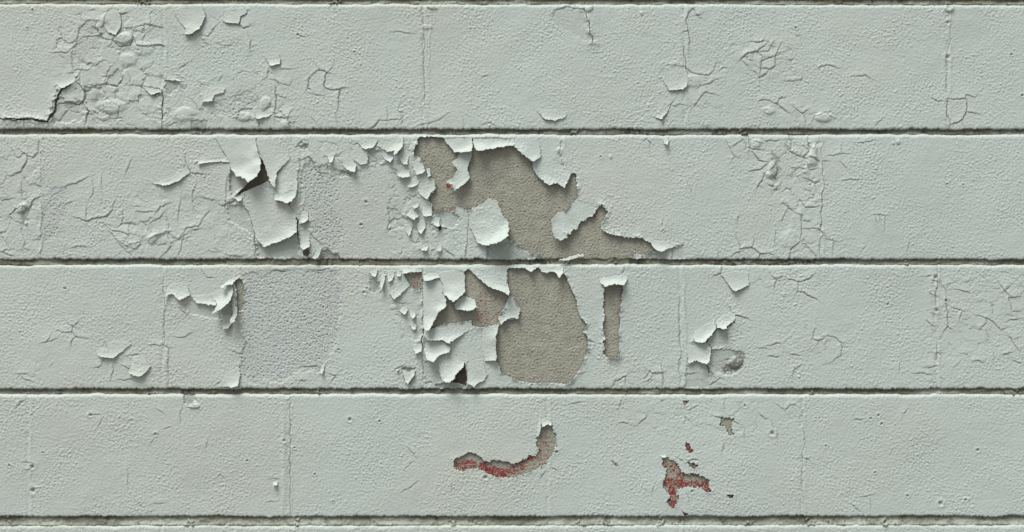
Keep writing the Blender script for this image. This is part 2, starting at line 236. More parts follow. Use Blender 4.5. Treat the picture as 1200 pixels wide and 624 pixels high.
CR += K(0,305,"300,275 330,300 325,330 340,350 395,358;330,300 360,280;325,330 290,335 265,325;920,45 945,75 975,85;820,220 860,260;85,520 110,545 150,560;690,390 750,388;440,490 470,480 475,450;475,380 490,400;500,560 520,510 520,470;1105,345 1125,380 1105,430 1065,420;1100,460 1110,490;340,350 325,400;600,500 560,480;230,350 215,370;640,430 590,440;90,520 120,520;540,550 600,545 640,560;990,570 1030,540;800,350 860,345;860,340 880,330;190,380 260,360",.6,.9,.8,.4)
CR += K(300,305,"270,45 330,45;75,45 140,48;205,552 230,552;345,555 365,530 340,520;210,490 280,485;760,50 762,180 763,300 760,420 762,600;1040,390 1060,330;640,500 670,480;770,570 800,560 830,575",.7,1.1,.9,.55)
CR += K(600,305,"920,75 955,65 1015,145 1080,115;955,65 960,35;990,215 1015,250 1040,258 1085,270;1015,252 1050,262;515,30 500,65;605,540 630,510 645,520 690,520;690,520 680,480;690,520 690,575;455,575 520,530 520,570",.7,1.2,.9,.6)
CR += K(600,305,"765,170 765,330 775,440 760,490 770,560;1125,405 1165,405;900,575 950,540 965,545;930,545 890,480;630,545 610,560;970,460 1010,450;800,520 840,520;345,375 370,372;330,515 310,520;980,310 985,385 945,408 905,415",.6,.9,.8,.4)
CR += K(600,305,"788,60 790,200 796,350 790,570",1.6,-1.2,0,0)
CR += K(900,305,"775,20 775,110 765,150 770,240;815,140 815,190 822,240 825,300 800,340;770,380 775,400 772,460;90,90 140,98 190,85 205,70;140,140 190,165 225,185",.75,1.3,1.0,.65)
CR += K(900,305,"10,60 35,90 30,130;35,85 75,75;140,98 135,140 125,160;790,110 815,140;1050,95 1080,140 1105,160 1105,200 1115,230 1150,230;1105,170 1150,170;1080,140 1110,115;955,250 1000,265 1030,285 1065,320 1095,310;1000,265 975,320;1020,200 1025,250;1000,325 1015,360;1080,430 1120,420;1100,350 1150,415;210,320 205,355 230,370 230,395;230,370 260,350;265,345 300,355 340,380 335,440 290,465;600,480 600,500;845,215 885,230 880,270;720,490 775,490;0,390 60,380;110,540 120,500 155,485;720,75 750,70;740,150 760,160;730,280 760,300;0,440 50,440;820,300 840,320;1150,270 1100,280;950,460 990,470;1120,460 1160,475;860,130 920,150;1030,430 1035,455;670,515 740,520;100,430 140,435",.6,.9,.9,.45)
CR += K(0,464,"445,145 470,105;410,88 460,85;700,175 720,178;1000,370 1010,360 1030,385;585,340 583,435;100,305 160,310;690,220 700,205;720,60 750,80;750,155 780,140;580,110 605,110;120,340 150,325;830,60 820,130;940,240 950,210;70,60 110,20;640,500 620,480;700,495 750,490",.6,.8,.7,.3)
CR += K(300,464,"152,20 155,150 154,300 155,430 155,550",.6,1.2,.6,.75)
CR += K(300,464,"120,40 128,120 125,200 128,280 130,400 120,540",2.0,-1.1,0,0)
CR += K(300,464,"700,250 725,265;665,440 690,425 740,395;680,340 720,300;700,240 730,290;590,270 580,265;890,440 900,400;60,380 105,380;55,485 80,485",.7,.8,.5,.45)
CR += K(600,464,"490,50 500,25;500,125 530,125;575,130 610,110 615,90;680,30 695,20;970,20 975,60;1065,195 1060,160;965,220 962,250;1130,80 1150,110 1165,110;785,90 795,105 790,115;130,380 150,350;280,40 310,35;180,330 200,340;800,450 810,490;800,300 820,290 850,300;760,290 775,300;640,440 645,420;200,250 210,250;1000,110 1040,130;920,90 950,100",.6,.9,.9,.4)
CR += K(900,464,"155,20 160,120 170,200 155,300 155,400 165,540",.7,.9,.7,.4)
CR += K(900,464,"40,40 75,70 105,40 130,50;40,160 45,200;20,120 25,150;380,500 420,520;440,460 480,455;470,480 475,520;160,280 190,300;640,60 620,90;390,110 430,115",.6,1.0,.8,.4)
CR += [(W(600,464,"495,0 498,60"),.8,.4,.4,.1)]
# blistered, alligatored zones: outline, cell size, strength
ZONES = [(P('455,165 500,163 512,300 470,302 455,240'),12,1.0),(P('352,162 460,162 455,190 395,200 352,180'),14,.8),(P('424,316 470,316 492,400 478,405 440,345'),12,.8),(P('345,262 372,262 378,303 345,303'),9,.9),(P("62,22 120,12 190,18 190,150 60,150 66,100"),19,1.0),(P("196,8 290,8 296,40 250,60 200,44"),22,.6),(P("200,98 260,84 345,76 345,150 196,150"),19,.7),
 (P("868,162 962,160 962,303 935,303 925,240 880,215"),18,1.0),(P("0,168 46,160 46,300 0,300"),17,.9),(P("120,240 200,225 286,232 286,302 120,302"),24,.65),
 (P("858,45 935,42 938,90 862,92"),12,.8),(P("885,120 990,115 1000,150 880,150"),17,.6),(P("775,72 850,72 846,150 768,150"),19,.55),
 (P("1092,318 1200,322 1200,430 1092,430"),15,.5),(P("500,266 572,262 572,303 480,303"),16,.8),(P("742,424 800,424 800,455 708,455"),16,.6),
 (P("718,466 935,466 935,500 860,512 722,502"),14,.4),(P("398,163 482,161 478,200 400,204"),13,.7),(P("945,378 992,378 992,428 945,428"),13,.5),(P("900,390 930,390 930,430 898,430"),12,.4),
 (P("20,395 60,430 45,455 10,455"),14,.3),(P("110,415 195,400 195,455 120,455"),20,.35),(P("800,425 832,425 850,455 800,455"),16,.6),(P("880,310 960,312 960,355 885,350"),17,.4),(P("1100,300 1110,456 1088,456 1090,310"),9,.6)]
# pinholes: x, y, radius
PITS = [(106.4,486.6,1.6),(38,547,2.0),(38.5,575,2.6),(50,530.6,1),(289.7,540.4,1.2),(182,509,1.3),(10.8,545.5,1.2),(410,492,1.8),(445,494,1.2),
 (333,516.5,1.5),(323,458,1.2),(1029.5,487,1.4),(1033.3,497,1.3),(1020.5,491,1.3),(968,523,1.1),(1102.6,590.4,2.2),(1146,528,1.5),(1025.6,554,1),
 (1064,581.4,1.3),(1132,586,1.2),(905,508,2.2),(873,475.6,1.4),(76,338.4,1.2),(426.6,342.8,1.5),(1040.8,357,1.2),(415.4,61,1),(349,41,1.3),
 (1111,27,1.8),(1111,67,2.2),(933,33,1.2),(1112,8.5,2.4),(423,263.5,1.4),(429,237,1.6),(704,184,1),(777,270,.9),(1097,325,2),(1098,364,1.8),
 (1109.5,352.6,1.4),(1129,217,1),(1110,216,1),(1185,64,1.1),(811,576,1.4),(652.5,530,1.4),(569,559.6,2),(345,525,1),(369,556,1),(390,588,.9),
 (430,338,1),(397,410,1),(1198,112,1.2),(31,33,1),(38,12,1)]
# where old red paint is left on the concrete: x, y, rx, ry, strength
REDS = [(546,545,15,6,.75),(566,549,8,8,.9),(578,553,11,7,.95),(588,555,12,6,.85),(603,551,9,6,.7),(612,545,8,7,.55),(620,537,8,4,.75),(631,528,5,5,.5),
 (640,520,8,10,.28),(582,558,12,3,.9),(556,551,10,4,.8),(797,560,6,10,.6),(785,566,9,7,.8),(798,567,9,5,1),(812,568,10,5,.75),(826,569,6,6,.8),
 (787,582,7,12,.85),(790,592,6,7,.95),(829,576,8,4,.85),(778,546,4,5,.6),(782,550,7,10,.35),(790,549,6,10,.5),(807,525,7,7,.9),(812,545,8,4,.45),(856,582,6,4,.7),
 (802,602,4,4,.6),(719,543,5,4,.5),(525.6,218.5,3,3.2,1.0),(572,353,13,16,.2),(566,372,10,10,.35),(584,372,8,8,.3),(804,472,4,4,.4),
 (708,405,5,20,.2),(728,365,3,25,.4),(488,329,6,10,.4),(603,358,6,8,.3),(698,252,5,6,.4),(583,250,5,8,.25),(530,245,20,3,.25),(606,445,30,3,.25),(680,440,8,12,.2),(537,443,9,9,.45),
 (636,540,12,8,.3),(520,247,14,4,.35),(814,556,8,4,.5)]

# joints between courses: lower edge of upper block, upper edge of lower block, mortar height at top and bottom
JOINTS = [(-306.5,-300.5,-7,-5),(-153,-147.5,-7,-5),(-1.6,4.2,-3.2,-2.0),(151.7,156.9,-3.4,-2.4),(304.3,309.8,-3.4,-2.4),(456.1,461.4,-3.4,-2.4),(605.6,615.0,-4.0,-1.2),(757,763,-7,-5),(908,914,-7,-5)]
JSLOPE = [0,0,.0016,.0004,-.0003,.0003,-.0008,0,0]
VJ = {0:[-115,192,498,805,1112,1419],1:[-271,33,339,648,953,1260,1566],2:[-115,192.4,498,803.5,1112,1419],3:[-260,47.6,354,660,963,1270,1566],
      4:[-115,192.5,495.4,798.5,1098.5,1405],5:[-271,34,339.6,643,941,1250,1555],6:[-117,190,493,798,1096,1400],7:[-271,34,340,643,941,1250,1555]}

# ------------------------------------------------------------------ noise
NX, NY = 2560, 2048
fx = np.fft.rfftfreq(NX, .8)[None, :]; fy = np.fft.fftfreq(NY, .8)[:, None]
def noise(wl, band=.45, seed=0, aniso=1.0, ang=0.0):
    r = np.random.default_rng(seed)
    a = math.radians(ang)
    u = fx*math.cos(a)+fy*math.sin(a); v = -fx*math.sin(a)+fy*math.cos(a)
    f = np.sqrt((u*aniso)**2 + v**2) + 1e-9
    g = np.exp(-.5*(np.log(f*wl)/band)**2)
    n = np.fft.irfft2(np.fft.rfft2(r.standard_normal((NY, NX)))*g, s=(NY, NX))
    return (n/n.std()).astype(np.float32)
N5, N9 = noise(4.8, .5, 1, 1.0, -20), noise(9, .6, 2)
N3, N25, N90, N300 = noise(2.9, .35, 3), noise(26, .5, 4), noise(95, .5, 5), noise(320, .4, 6)
N4, NR = noise(3.9, .55, 8), noise(7.0, .6, 9)
def samp(t, X, Y):
    u = (np.asarray(X)+700)/.8; v = (np.asarray(Y)+600)/.8
    i = np.floor(v).astype(np.int32); j = np.floor(u).astype(np.int32)
    a = (v-i).astype(np.float32); b = (u-j).astype(np.float32)
    i0 = i % NY; i1 = (i+1) % NY; j0 = j % NX; j1 = (j+1) % NX
    return (t[i0,j0]*(1-a)+t[i1,j0]*a)*(1-b) + (t[i0,j1]*(1-a)+t[i1,j1]*a)*b

# ------------------------------------------------------------------ distances
def poly_sd(X, Y, pts):
    n = len(pts); d2 = np.full(X.shape, 1e12); ins = np.zeros(X.shape, bool)
    for k in range(n):
        ax, ay = pts[k]; bx, by = pts[(k+1) % n]
        ex, ey = bx-ax, by-ay; L = ex*ex+ey*ey+1e-12
        t = np.clip(((X-ax)*ex+(Y-ay)*ey)/L, 0, 1)
        d2 = np.minimum(d2, (X-ax-t*ex)**2+(Y-ay-t*ey)**2)
        if ay != by:
            c = ((ay > Y) != (by > Y)) & (X < ex*(Y-ay)/(by-ay)+ax)
            ins ^= c
    d = np.sqrt(d2)
    return np.where(ins, -d, d)
def line_d(X, Y, pts):
    """distance, side (+ = upper/left side) and position along the line"""
    best = np.full(X.shape, 1e6); side = np.zeros(X.shape); pos = np.zeros(X.shape)
    tot = sum(math.dist(pts[k], pts[k+1]) for k in range(len(pts)-1)); run = 0
    for k in range(len(pts)-1):
        ax, ay = pts[k]; bx, by = pts[k+1]
        ex, ey = bx-ax, by-ay; l = math.hypot(ex, ey)+1e-9
        t = np.clip(((X-ax)*ex+(Y-ay)*ey)/(l*l), 0, 1)
        dx = X-ax-t*ex; dy = Y-ay-t*ey; d = np.hypot(dx, dy)
        nx, ny = -ey/l, ex/l
        if nx*-.45+ny*-1 < 0: nx, ny = -nx, -ny
        m = d < best
        best = np.where(m, d, best); side = np.where(m, dx*nx+dy*ny, side); pos = np.where(m, (run+t*l)/tot, pos)
        run += l
    return best, side, pos
def window(xs, Y, pts, pad):
    p = np.array(pts); x0, y0 = p.min(0)-pad; x1, y1 = p.max(0)+pad
    j0, j1 = np.searchsorted(xs, [x0, x1]); yc = Y[:, len(xs)//2]
    i0, i1 = np.searchsorted(yc, [y0-2, y1+2])
    if j1-j0 < 2 or i1-i0 < 2: return None
    return slice(i0, i1), slice(j0, j1)
def sstep(x): x = np.clip(x, 0, 1); return x*x*(3-2*x)

# ------------------------------------------------------------------ surface relief (wall units)
def relief(X, Y, soft=1.0):
    m = .85+.25*samp(N90, Y*.9+77, X*.9)            # patches of stronger and weaker orange peel
    m = np.clip(m, .45, 1.4)
    n5 = samp(N5, X, Y); n5 = np.where(n5 > 0, n5**1.15, .4*n5)
    h = m*(.215*n5+.055*samp(N3, X, Y)+.05*samp(N9, X, Y)) + .05*samp(N25, X, Y)+.14*samp(N90, X, Y)+.6*samp(N300, X, Y)
    return h*soft

# ------------------------------------------------------------------ materials
def mat(name, rough=.6, spec=.3):
    m = bpy.data.materials.new(name); m.use_nodes = True
    nt = m.node_tree; b = nt.nodes['Principled BSDF']
    b.inputs['Roughness'].default_value = rough; b.inputs['Specular IOR Level'].default_value = spec
    return m, nt, b
def nd(nt, t, **k):
    n = nt.nodes.new(t)
    for a, v in k.items(): setattr(n, a, v)
    return n
def mixc(nt, fac, a, b):
    n = nd(nt, 'ShaderNodeMix', data_type='RGBA')
    for sock, v in ((n.inputs[0], fac), (n.inputs[6], a), (n.inputs[7], b)):
        if isinstance(v, (int, float)): sock.default_value = v
        elif isinstance(v, tuple): sock.default_value = (*v, 1)
        else: nt.links.new(v, sock)
    return n.outputs[2]
def noise_n(nt, scale, detail=3, lo=.35, hi=.65, rough=.6):
    tc = nd(nt, 'ShaderNodeNewGeometry'); n = nd(nt, 'ShaderNodeTexNoise')
    n.inputs['Scale'].default_value = scale; n.inputs['Detail'].default_value = detail; n.inputs['Roughness'].default_value = rough
    nt.links.new(tc.outputs['Position'], n.inputs['Vector'])
    r = nd(nt, 'ShaderNodeMapRange'); r.inputs[1].default_value = lo; r.inputs[2].default_value = hi
    nt.links.new(n.outputs['Fac'], r.inputs[0]); return r.outputs[0]
def mul(nt, a, b, op='MULTIPLY'):
    n = nd(nt, 'ShaderNodeMath', operation=op)
    for s, v in ((n.inputs[0], a), (n.inputs[1], b)):
        if isinstance(v, (int, float)): s.default_value = v
        else: nt.links.new(v, s)
    return n.outputs[0]
def bump(nt, b, fac, strength, dist):
    n = nd(nt, 'ShaderNodeBump'); n.inputs['Strength'].default_value = strength; n.inputs['Distance'].default_value = dist
    nt.links.new(fac, n.inputs['Height']); nt.links.new(n.outputs[0], b.inputs['Normal'])
def attr(nt):
    a = nd(nt, 'ShaderNodeAttribute', attribute_name='wear_shade'); s = nd(nt, 'ShaderNodeSeparateColor')
    nt.links.new(a.outputs['Color'], s.inputs[0]); return s.outputs[0], s.outputs[1], s.outputs[2]

PAINT_COOL, PAINT_WARM = (.482,.551,.513), (.490,.536,.482)
def paint_material(name):
    m, nt, b = mat(name, .52, .32)
    dirt_shade, grey, warm = attr(nt)
    c = mixc(nt, warm, PAINT_COOL, PAINT_WARM)
    c = mixc(nt, mul(nt, noise_n(nt, 9, 4), .22), c, (.46,.52,.47))
    c = mixc(nt, mul(nt, noise_n(nt, 160, 3, .52, .72), .16), c, (.40,.43,.38))
    sp = mul(nt, noise_n(nt, 330, 2, .42, .60), grey)
    c = mixc(nt, mul(nt, grey, .30), c, (.415,.437,.447))
    c = mixc(nt, mul(nt, sp, .30), c, (.30,.32,.33))
    c = mixc(nt, dirt_shade, c, (.080,.080,.060))  # grime, stains and the painted-in flake shade darken the coat
    nt.links.new(c, b.inputs['Base Color'])
    bump(nt, b, noise_n(nt, 620, 3, 0, 1), .35, .0005)
    return m
M_paint = paint_material('sage_paint')
m, nt, b = mat('paint_underside', .8, .1); M_under = m
nt.links.new(mixc(nt, noise_n(nt, 200), (.28,.2,.15), (.42,.36,.29)), b.inputs['Base Color'])
m, nt, b = mat('bare_concrete', .9, .1); M_conc = m
red, dirt_shade, pale = attr(nt)
c = mixc(nt, noise_n(nt, 60, 5), (.278,.286,.230), (.348,.358,.298))
c = mixc(nt, mul(nt, noise_n(nt, 14, 3, .5, .7), .35), c, (.36,.355,.30))
c = mixc(nt, mul(nt, noise_n(nt, 520, 3, .45, .68), .45), c, (.40,.385,.32))
c = mixc(nt, mul(nt, noise_n(nt, 450, 3, .56, .70), .5), c, (.12,.105,.08))
rn = noise_n(nt, 340, 3, .0, 1.0, .8)
rm = mul(nt, rn, mul(nt, mul(nt, red, -.20), .625, 'ADD'), 'GREATER_THAN')
rm = mul(nt, rm, mul(nt, red, .05, 'GREATER_THAN'))
c = mixc(nt, mul(nt, rm, .9), c, (.23,.012,.017))
c = mixc(nt, mul(nt, red, .10), c, (.25,.12,.09))
c = mixc(nt, dirt_shade, c, (.085,.066,.050))  # grime and the painted shade of deep openings
nt.links.new(c, b.inputs['Base Color']); bump(nt, b, noise_n(nt, 700, 3, 0, 1), .6, .0007)
m, nt, b = mat('dirty_mortar', .95, .05); M_mort = m
dirt_shade, pale, x_ = attr(nt)
c = mixc(nt, noise_n(nt, 90, 3, .35, .65), (.135,.137,.100), (.215,.222,.170))
c = mixc(nt, pale, c, (.45,.49,.42))
c = mixc(nt, mul(nt, noise_n(nt, 45, 4, .5, .7, .6), .55), c, (.085,.083,.06))
c = mixc(nt, dirt_shade, c, (.03,.025,.018))
nt.links.new(c, b.inputs['Base Color']); bump(nt, b, noise_n(nt, 400, 3, 0, 1), .3, .0006)
m, nt, b = mat('block_body', .95, .1); M_body = m
nt.links.new(mixc(nt, noise_n(nt, 30, 4), (.27,.25,.2), (.33,.31,.26)), b.inputs['Base Color'])
m, nt, b = mat('pavement', .9, .2); M_pav = m
nt.links.new(mixc(nt, noise_n(nt, 6, 5), (.16,.155,.145), (.22,.215,.2)), b.inputs['Base Color'])

# ------------------------------------------------------------------ mesh output
def put(name, V, F, mats, parent=None, wear_shade=None, midx=None, origin=None, smooth=True):
    me = bpy.data.meshes.new(name); n = len(V)
    W3 = np.empty((n, 3)); W3[:, 0] = (V[:, 0]-CX)*S; W3[:, 1] = -V[:, 2]*S; W3[:, 2] = (CY-V[:, 1])*S
    if origin is None: origin = ((W3[:, 0].min()+W3[:, 0].max())/2, 0.0, (W3[:, 2].min()+W3[:, 2].max())/2)
    origin = np.array(origin); W3 -= origin
    me.vertices.add(n); me.vertices.foreach_set('co', W3.astype(np.float32).ravel())
    F = np.ascontiguousarray(F, np.int32)
    me.loops.add(F.size); me.loops.foreach_set('vertex_index', F.ravel())
    me.polygons.add(len(F)); me.polygons.foreach_set('loop_start', np.arange(len(F), dtype=np.int32)*4)
    me.polygons.foreach_set('loop_total', np.full(len(F), 4, np.int32))
    for q in (mats if isinstance(mats, list) else [mats]): me.materials.append(q)
    if midx is not None: me.polygons.foreach_set('material_index', midx.astype(np.int32))
    me.polygons.foreach_set('use_smooth', np.full(len(F), smooth, bool))
    if wear_shade is not None:
        a = me.color_attributes.new('wear_shade', 'FLOAT_COLOR', 'POINT')
        c = np.ones((n, 4), np.float32); c[:, :3] = np.clip(wear_shade, 0, 1); a.data.foreach_set('color', c.ravel())
    me.update(calc_edges=True); me.validate()
    o = bpy.data.objects.new(name, me); COL.objects.link(o)
    o['wo'] = [float(v) for v in origin]
    if parent is not None:
        o.parent = parent; po = np.array(parent['wo']); o.location = origin-po
    else: o.location = origin
    return o

def sheet(X, Y, H, keep, thick, wear_shade=None, solid=False):
    """faces of a grid where keep; hem of the given thickness along every cut edge; optional back side"""
    R, C = X.shape; idx = np.arange(R*C).reshape(R, C)
    i, j = np.nonzero(keep)
    a, b_, c, d = idx[i, j], idx[i+1, j], idx[i+1, j+1], idx[i, j+1]
    F = [np.stack([a, b_, c, d], 1)]
    E = []
    kp = np.zeros((R+1, C+1), bool); kp[1:R, 1:C] = keep; kp[1:R, 0] = keep[:, 0]; kp[1:R, C] = keep[:, -1]
    def edge(mask, p, q): E.append(np.stack([p[mask], q[mask]], 1))
    K_ = keep
    up, dn, lf, rt = kp[0:R-1, 1:C], kp[2:R+1, 1:C], kp[1:R, 0:C-1], kp[1:R, 2:C+1]
    A, B, Cc, D = idx[:-1, :-1], idx[1:, :-1], idx[1:, 1:], idx[:-1, 1:]
    edge(K_ & ~up, A, D); edge(K_ & ~dn, Cc, B); edge(K_ & ~lf, B, A); edge(K_ & ~rt, D, Cc)
    E = np.concatenate(E) if E else np.zeros((0, 2), int)
    N = R*C
    F.append(np.stack([E[:, 0], E[:, 1], E[:, 1]+N, E[:, 0]+N], 1))
    mi = [np.zeros(len(F[0])), np.zeros(len(E))]
    if solid:
        F.append(F[0][:, ::-1]+N); mi.append(np.ones(len(F[0])))
    F = np.concatenate(F); mi = np.concatenate(mi)
    V = np.empty((2*N, 3)); V[:N, 0] = X.ravel(); V[:N, 1] = Y.ravel(); V[:N, 2] = H.ravel()
    V[N:] = V[:N]; V[N:, 2] -= thick
    used = np.zeros(2*N, bool); used[F.ravel()] = True
    mp = np.cumsum(used)-1
    w = None
    if wear_shade is not None:
        w = np.concatenate([wear_shade.reshape(N, 3)]*2)[used]
    return V[used], mp[F], w, mi
def cut(X, Y, sd, h=STEP):
    """pull grid points near the outline on to it; sd > 0 is kept"""
    gy = np.gradient(sd, axis=0)/np.maximum(np.gradient(Y, axis=0), .05); gx = np.gradient(sd, axis=1)/np.gradient(X, axis=1)
    g = np.maximum(np.hypot(gx, gy), .5)
    m = (np.abs(sd) < .62*h)
    s = np.where(m, sd/g, 0)
    X2 = X-s*gx/g; Y2 = Y-s*gy/g
    sd2 = np.where(m, 0, sd)
    ctr = (sd2[:-1, :-1]+sd2[1:, :-1]+sd2[1:, 1:]+sd2[:-1, 1:])
    return X2, Y2, ctr > 1e-6

# ------------------------------------------------------------------ the wall
wall = bpy.data.objects.new('block_wall', None); COL.objects.link(wall)
wo = np.array([0, .1, (CY-914)*S]); wall.location = wo; wall['wo'] = [float(v) for v in wo]
wall['label'] = 'pale sage green painted concrete block wall with cracked and peeling paint'
wall['category'] = 'wall'; wall['kind'] = 'thing'

xs = np.concatenate([np.arange(-271, -16, 4.0), np.arange(-16, 1216, STEP), np.arange(1218, 1567, 4.0)])
def edges(r, x):
    """upper and lower edge of course r"""
    yt = JOINTS[r][1]+JSLOPE[r]*(x-600); yb = JOINTS[r+1][0]+JSLOPE[r+1]*(x-600)*.5
    yt = yt + .35*samp(N90, x, x*0+40*r)+.28*samp(N25, x, x*0+40*r+9)+.14*samp(N9, x, x*0+40*r+9)
    jag = samp(N5, x, x*0+61*r)
    yb = yb + .3*samp(N90, x, x*0+50*r+3)+.3*samp(N25, x, x*0+50*r+19)-.30*np.clip(jag, -.3, 3)-.32*np.clip(samp(N9, x, x*0+5*r), -1, 3)-.5*np.clip(samp(N9, x, x*0+85*r)-1.6, 0, 2)
    return yt, yb
TOP = [(0,-9),(.12,-5.6),(.38,-3.8),(.8,-2.5),(1.4,-1.6),(2.2,-.9),(3.1,-.4),(4.1,-.1)]
BOT = [(2.6,0),(1.6,-.1),(.9,-.35),(.4,-.9),(.12,-2.2),(0,-9)]
BLOCKS = []
body_cache = []
for r in range(8):
    y0, y1 = JOINTS[r][1], JOINTS[r+1][0]
    yt, yb = edges(r, xs)
    fine = r in (2, 3, 4, 5)
    if fine: inner = np.arange(5.0, (y1-y0)-3.2, STEP)
    elif r == 1: inner = np.concatenate([np.arange(5, (y1-y0)-18, 4.0), np.arange((y1-y0)-17, (y1-y0)-3.2, 1)])
    elif r == 6: inner = np.concatenate([np.arange(5.0, 20, STEP), np.arange(22, (y1-y0)-4, 4.0)])
    else: inner = np.arange(6, (y1-y0)-5, 4.0)
    nT, nB = len(TOP), len(BOT)
    v = np.concatenate([[t[0] for t in TOP], inner, [(y1-y0)-b[0] for b in BOT]])
    prof = np.concatenate([[t[1] for t in TOP], inner*0, [b[1] for b in BOT]])
    L = (yb-yt)[None, :]; v = v[:, None]
    vb = (y1-y0)-v
    wgt = sstep((v-5)/((y1-y0)-10))
    Y = yt[None, :]+v+wgt*(L-(y1-y0))
    X = np.broadcast_to(xs[None, :], Y.shape).copy()
    fade = np.where((X < -18) | (X > 1217), .6, 1.0)
    RL = relief(X, Y)*fade*.88; H = RL.copy()
    dirt_shade = np.zeros(X.shape); grey = np.zeros(X.shape)
    warm = np.clip(.75-(X-150)/650+.22*samp(N90, X, Y)+.35*samp(N300, X+300, Y), 0, 1)
    # rough thinly painted or recessed areas
    for pts, dep, rough, mould_shade in LOW:
        w = window(xs, Y, pts, 6)
        if w is None: continue
        x_, y_ = X[w], Y[w]
        sd = poly_sd(x_, y_, pts)+.8*samp(N9, x_, y_)+.3*samp(N4, x_, y_)
        k = sstep(.5-sd/.9); ks = sstep(.62-(sd+2.5*samp(N25, x_, y_))/13)
        k = sstep(.5-(sd+1.6*rough*samp(N25, x_+40, y_))/(.9+3*rough)); H[w] -= dep*k+(1-rough)*.55*k*RL[w]
        pit = np.clip(samp(N4, x_, y_)-.35, 0, 2)
        H[w] -= rough*ks*(.72*pit-.10*samp(NR, x_, y_))
        grey[w] = np.maximum(grey[w], rough*ks)
        dirt_shade[w] = np.maximum(dirt_shade[w], ks*rough*.40*np.clip(samp(N4, x_, y_)-1.15+.2*samp(N90, x_, y_), 0, 1))
        dirt_shade[w] = np.maximum(dirt_shade[w], k*mould_shade*np.clip(.50+.25*samp(N9, x_, y_)+.08*samp(N25, x_, y_)+.25, 0, .8))  # mouldy stains, and shade painted in under lifted flakes
    for bx, by, rx, ry, rot, hh in BUMPS:
        w = window(xs, Y, [(bx-rx*1.5, by-ry*1.5), (bx+rx*1.5, by+ry*1.5)], 8)
        if w is None: continue
        a = math.radians(rot); dx = X[w]-bx+1.2*samp(N25, X[w], Y[w]); dy = Y[w]-by
        q = ((dx*math.cos(a)+dy*math.sin(a))/rx)**2+((-dx*math.sin(a)+dy*math.cos(a))/ry)**2
        H[w] += hh*.75*sstep(1.25-q)*(1-.25*np.clip(q, 0, 1))
    # blistered zones
    zr = np.random.default_rng(50+r)
    for pts, cell, amp in ZONES:
        cell = cell*1.25
        w = window(xs, Y, pts, 3)
        if w is None: continue
        x_ = X[w]+1.5*samp(N25, X[w], Y[w])+.8*samp(N9, X[w], Y[w]); y_ = Y[w]+1.5*samp(N25, X[w]+200, Y[w])+.8*samp(N9, X[w]+100, Y[w])
        p = np.array(pts); a0 = p.min(0)-cell; a1 = p.max(0)+cell
        gx, gy = np.meshgrid(np.arange(a0[0], a1[0], cell), np.arange(a0[1], a1[1], cell*.85))
        cx_ = (gx+zr.uniform(-.45, .45, gx.shape)*cell).ravel(); cy_ = (gy+zr.uniform(-.45, .45, gx.shape)*cell).ravel()
        f1 = np.full(x_.shape, 1e9); f2 = f1.copy(); ci = np.zeros(x_.shape, int)
        for q in range(len(cx_)):
            d = np.hypot(x_-cx_[q], (y_-cy_[q])*1.1)
            m_ = d < f1
            f2 = np.where(m_, f1, np.minimum(f2, d)); f1 = np.where(m_, d, f1); ci = np.where(m_, q, ci)
        n_ = len(cx_)
        tx, ty = zr.normal(.0, .05, n_), np.abs(zr.normal(.03, .06, n_)); hh = zr.uniform(0, 1.1, n_)*(zr.random(n_) < .75)
        mask = sstep(.5-(poly_sd(X[w], Y[w], pts)+4*samp(N25, X[w]+9, Y[w]))/16)*amp*.62
        e = f2-f1
        on = np.clip(.45+.9*samp(N25, X[w]+77, Y[w]+31), 0, 1)
        pill = hh[ci]*sstep(e/(cell*.45))+(tx[ci]*(x_-cx_[ci])+ty[ci]*(y_-cy_[ci]))*sstep(e/2.5)
        H[w] += mask*(.9*pill*(.35+.65*on)-1.0*on*np.exp(-(e/1.3)**2)); H[w] -= mask*.35*RL[w]
        dirt_shade[w] = np.maximum(dirt_shade[w], .55*mask*on*np.exp(-(e/.85)**2))
    # painted-over upright joints
    for q in VJ[r]:
        dx_ = X-q+.35*samp(N90, X, Y); k = np.clip(.55+.4*samp(N25, X*.2+q, Y), 0, 1.2)
        H -= .7*k*np.exp(-((dx_+1.8)/2.0)**2); H += .5*k*np.exp(-((dx_-2.2)/1.5)**2)
    # bare patches
    SD = np.full(X.shape, 60.0)
    for pts, jag in HOLES:
        w = window(xs, Y, pts, 26)
        if w is None: continue
        x_, y_ = X[w], Y[w]
        sd = poly_sd(x_, y_, pts)+jag*(.55*samp(N4, x_, y_)+.35*samp(N9, x_, y_))
        SD[w] = np.minimum(SD[w], sd)
    for pts, hw in SLITS:
        w = window(xs, Y, pts, 8)
        if w is None: continue
        d, s_, p_ = line_d(X[w]+.3*samp(N9, X[w], Y[w])+.5*samp(N25, X[w], Y[w]), Y[w]+.3*samp(N9, X[w]+50, Y[w])+.5*samp(N25, X[w]+70, Y[w]), pts)
        SD[w] = np.minimum(SD[w], d-hw*(.55+.45*np.sin(math.pi*p_)))
    # the coat lies lower where a flake covers it
    supp = np.zeros(X.shape)
    for pts, dx, dy, lift, pw in FL:
        w = window(xs, Y, pts, 3)
        if w is None: continue
        supp[w] = np.maximum(supp[w], sstep(.1-poly_sd(X[w], Y[w], pts)/1.6))
    edge_n = np.clip(.75+.55*samp(N25, X, Y)+.3*samp(N9, X, Y), 0, 2.2)
    near = np.clip(SD, 0, 60)
    H += (.25 if r == 5 else 1)*(1-supp)*(1.25*edge_n*np.exp(-near/2.6)+.5*np.exp(-near/9))
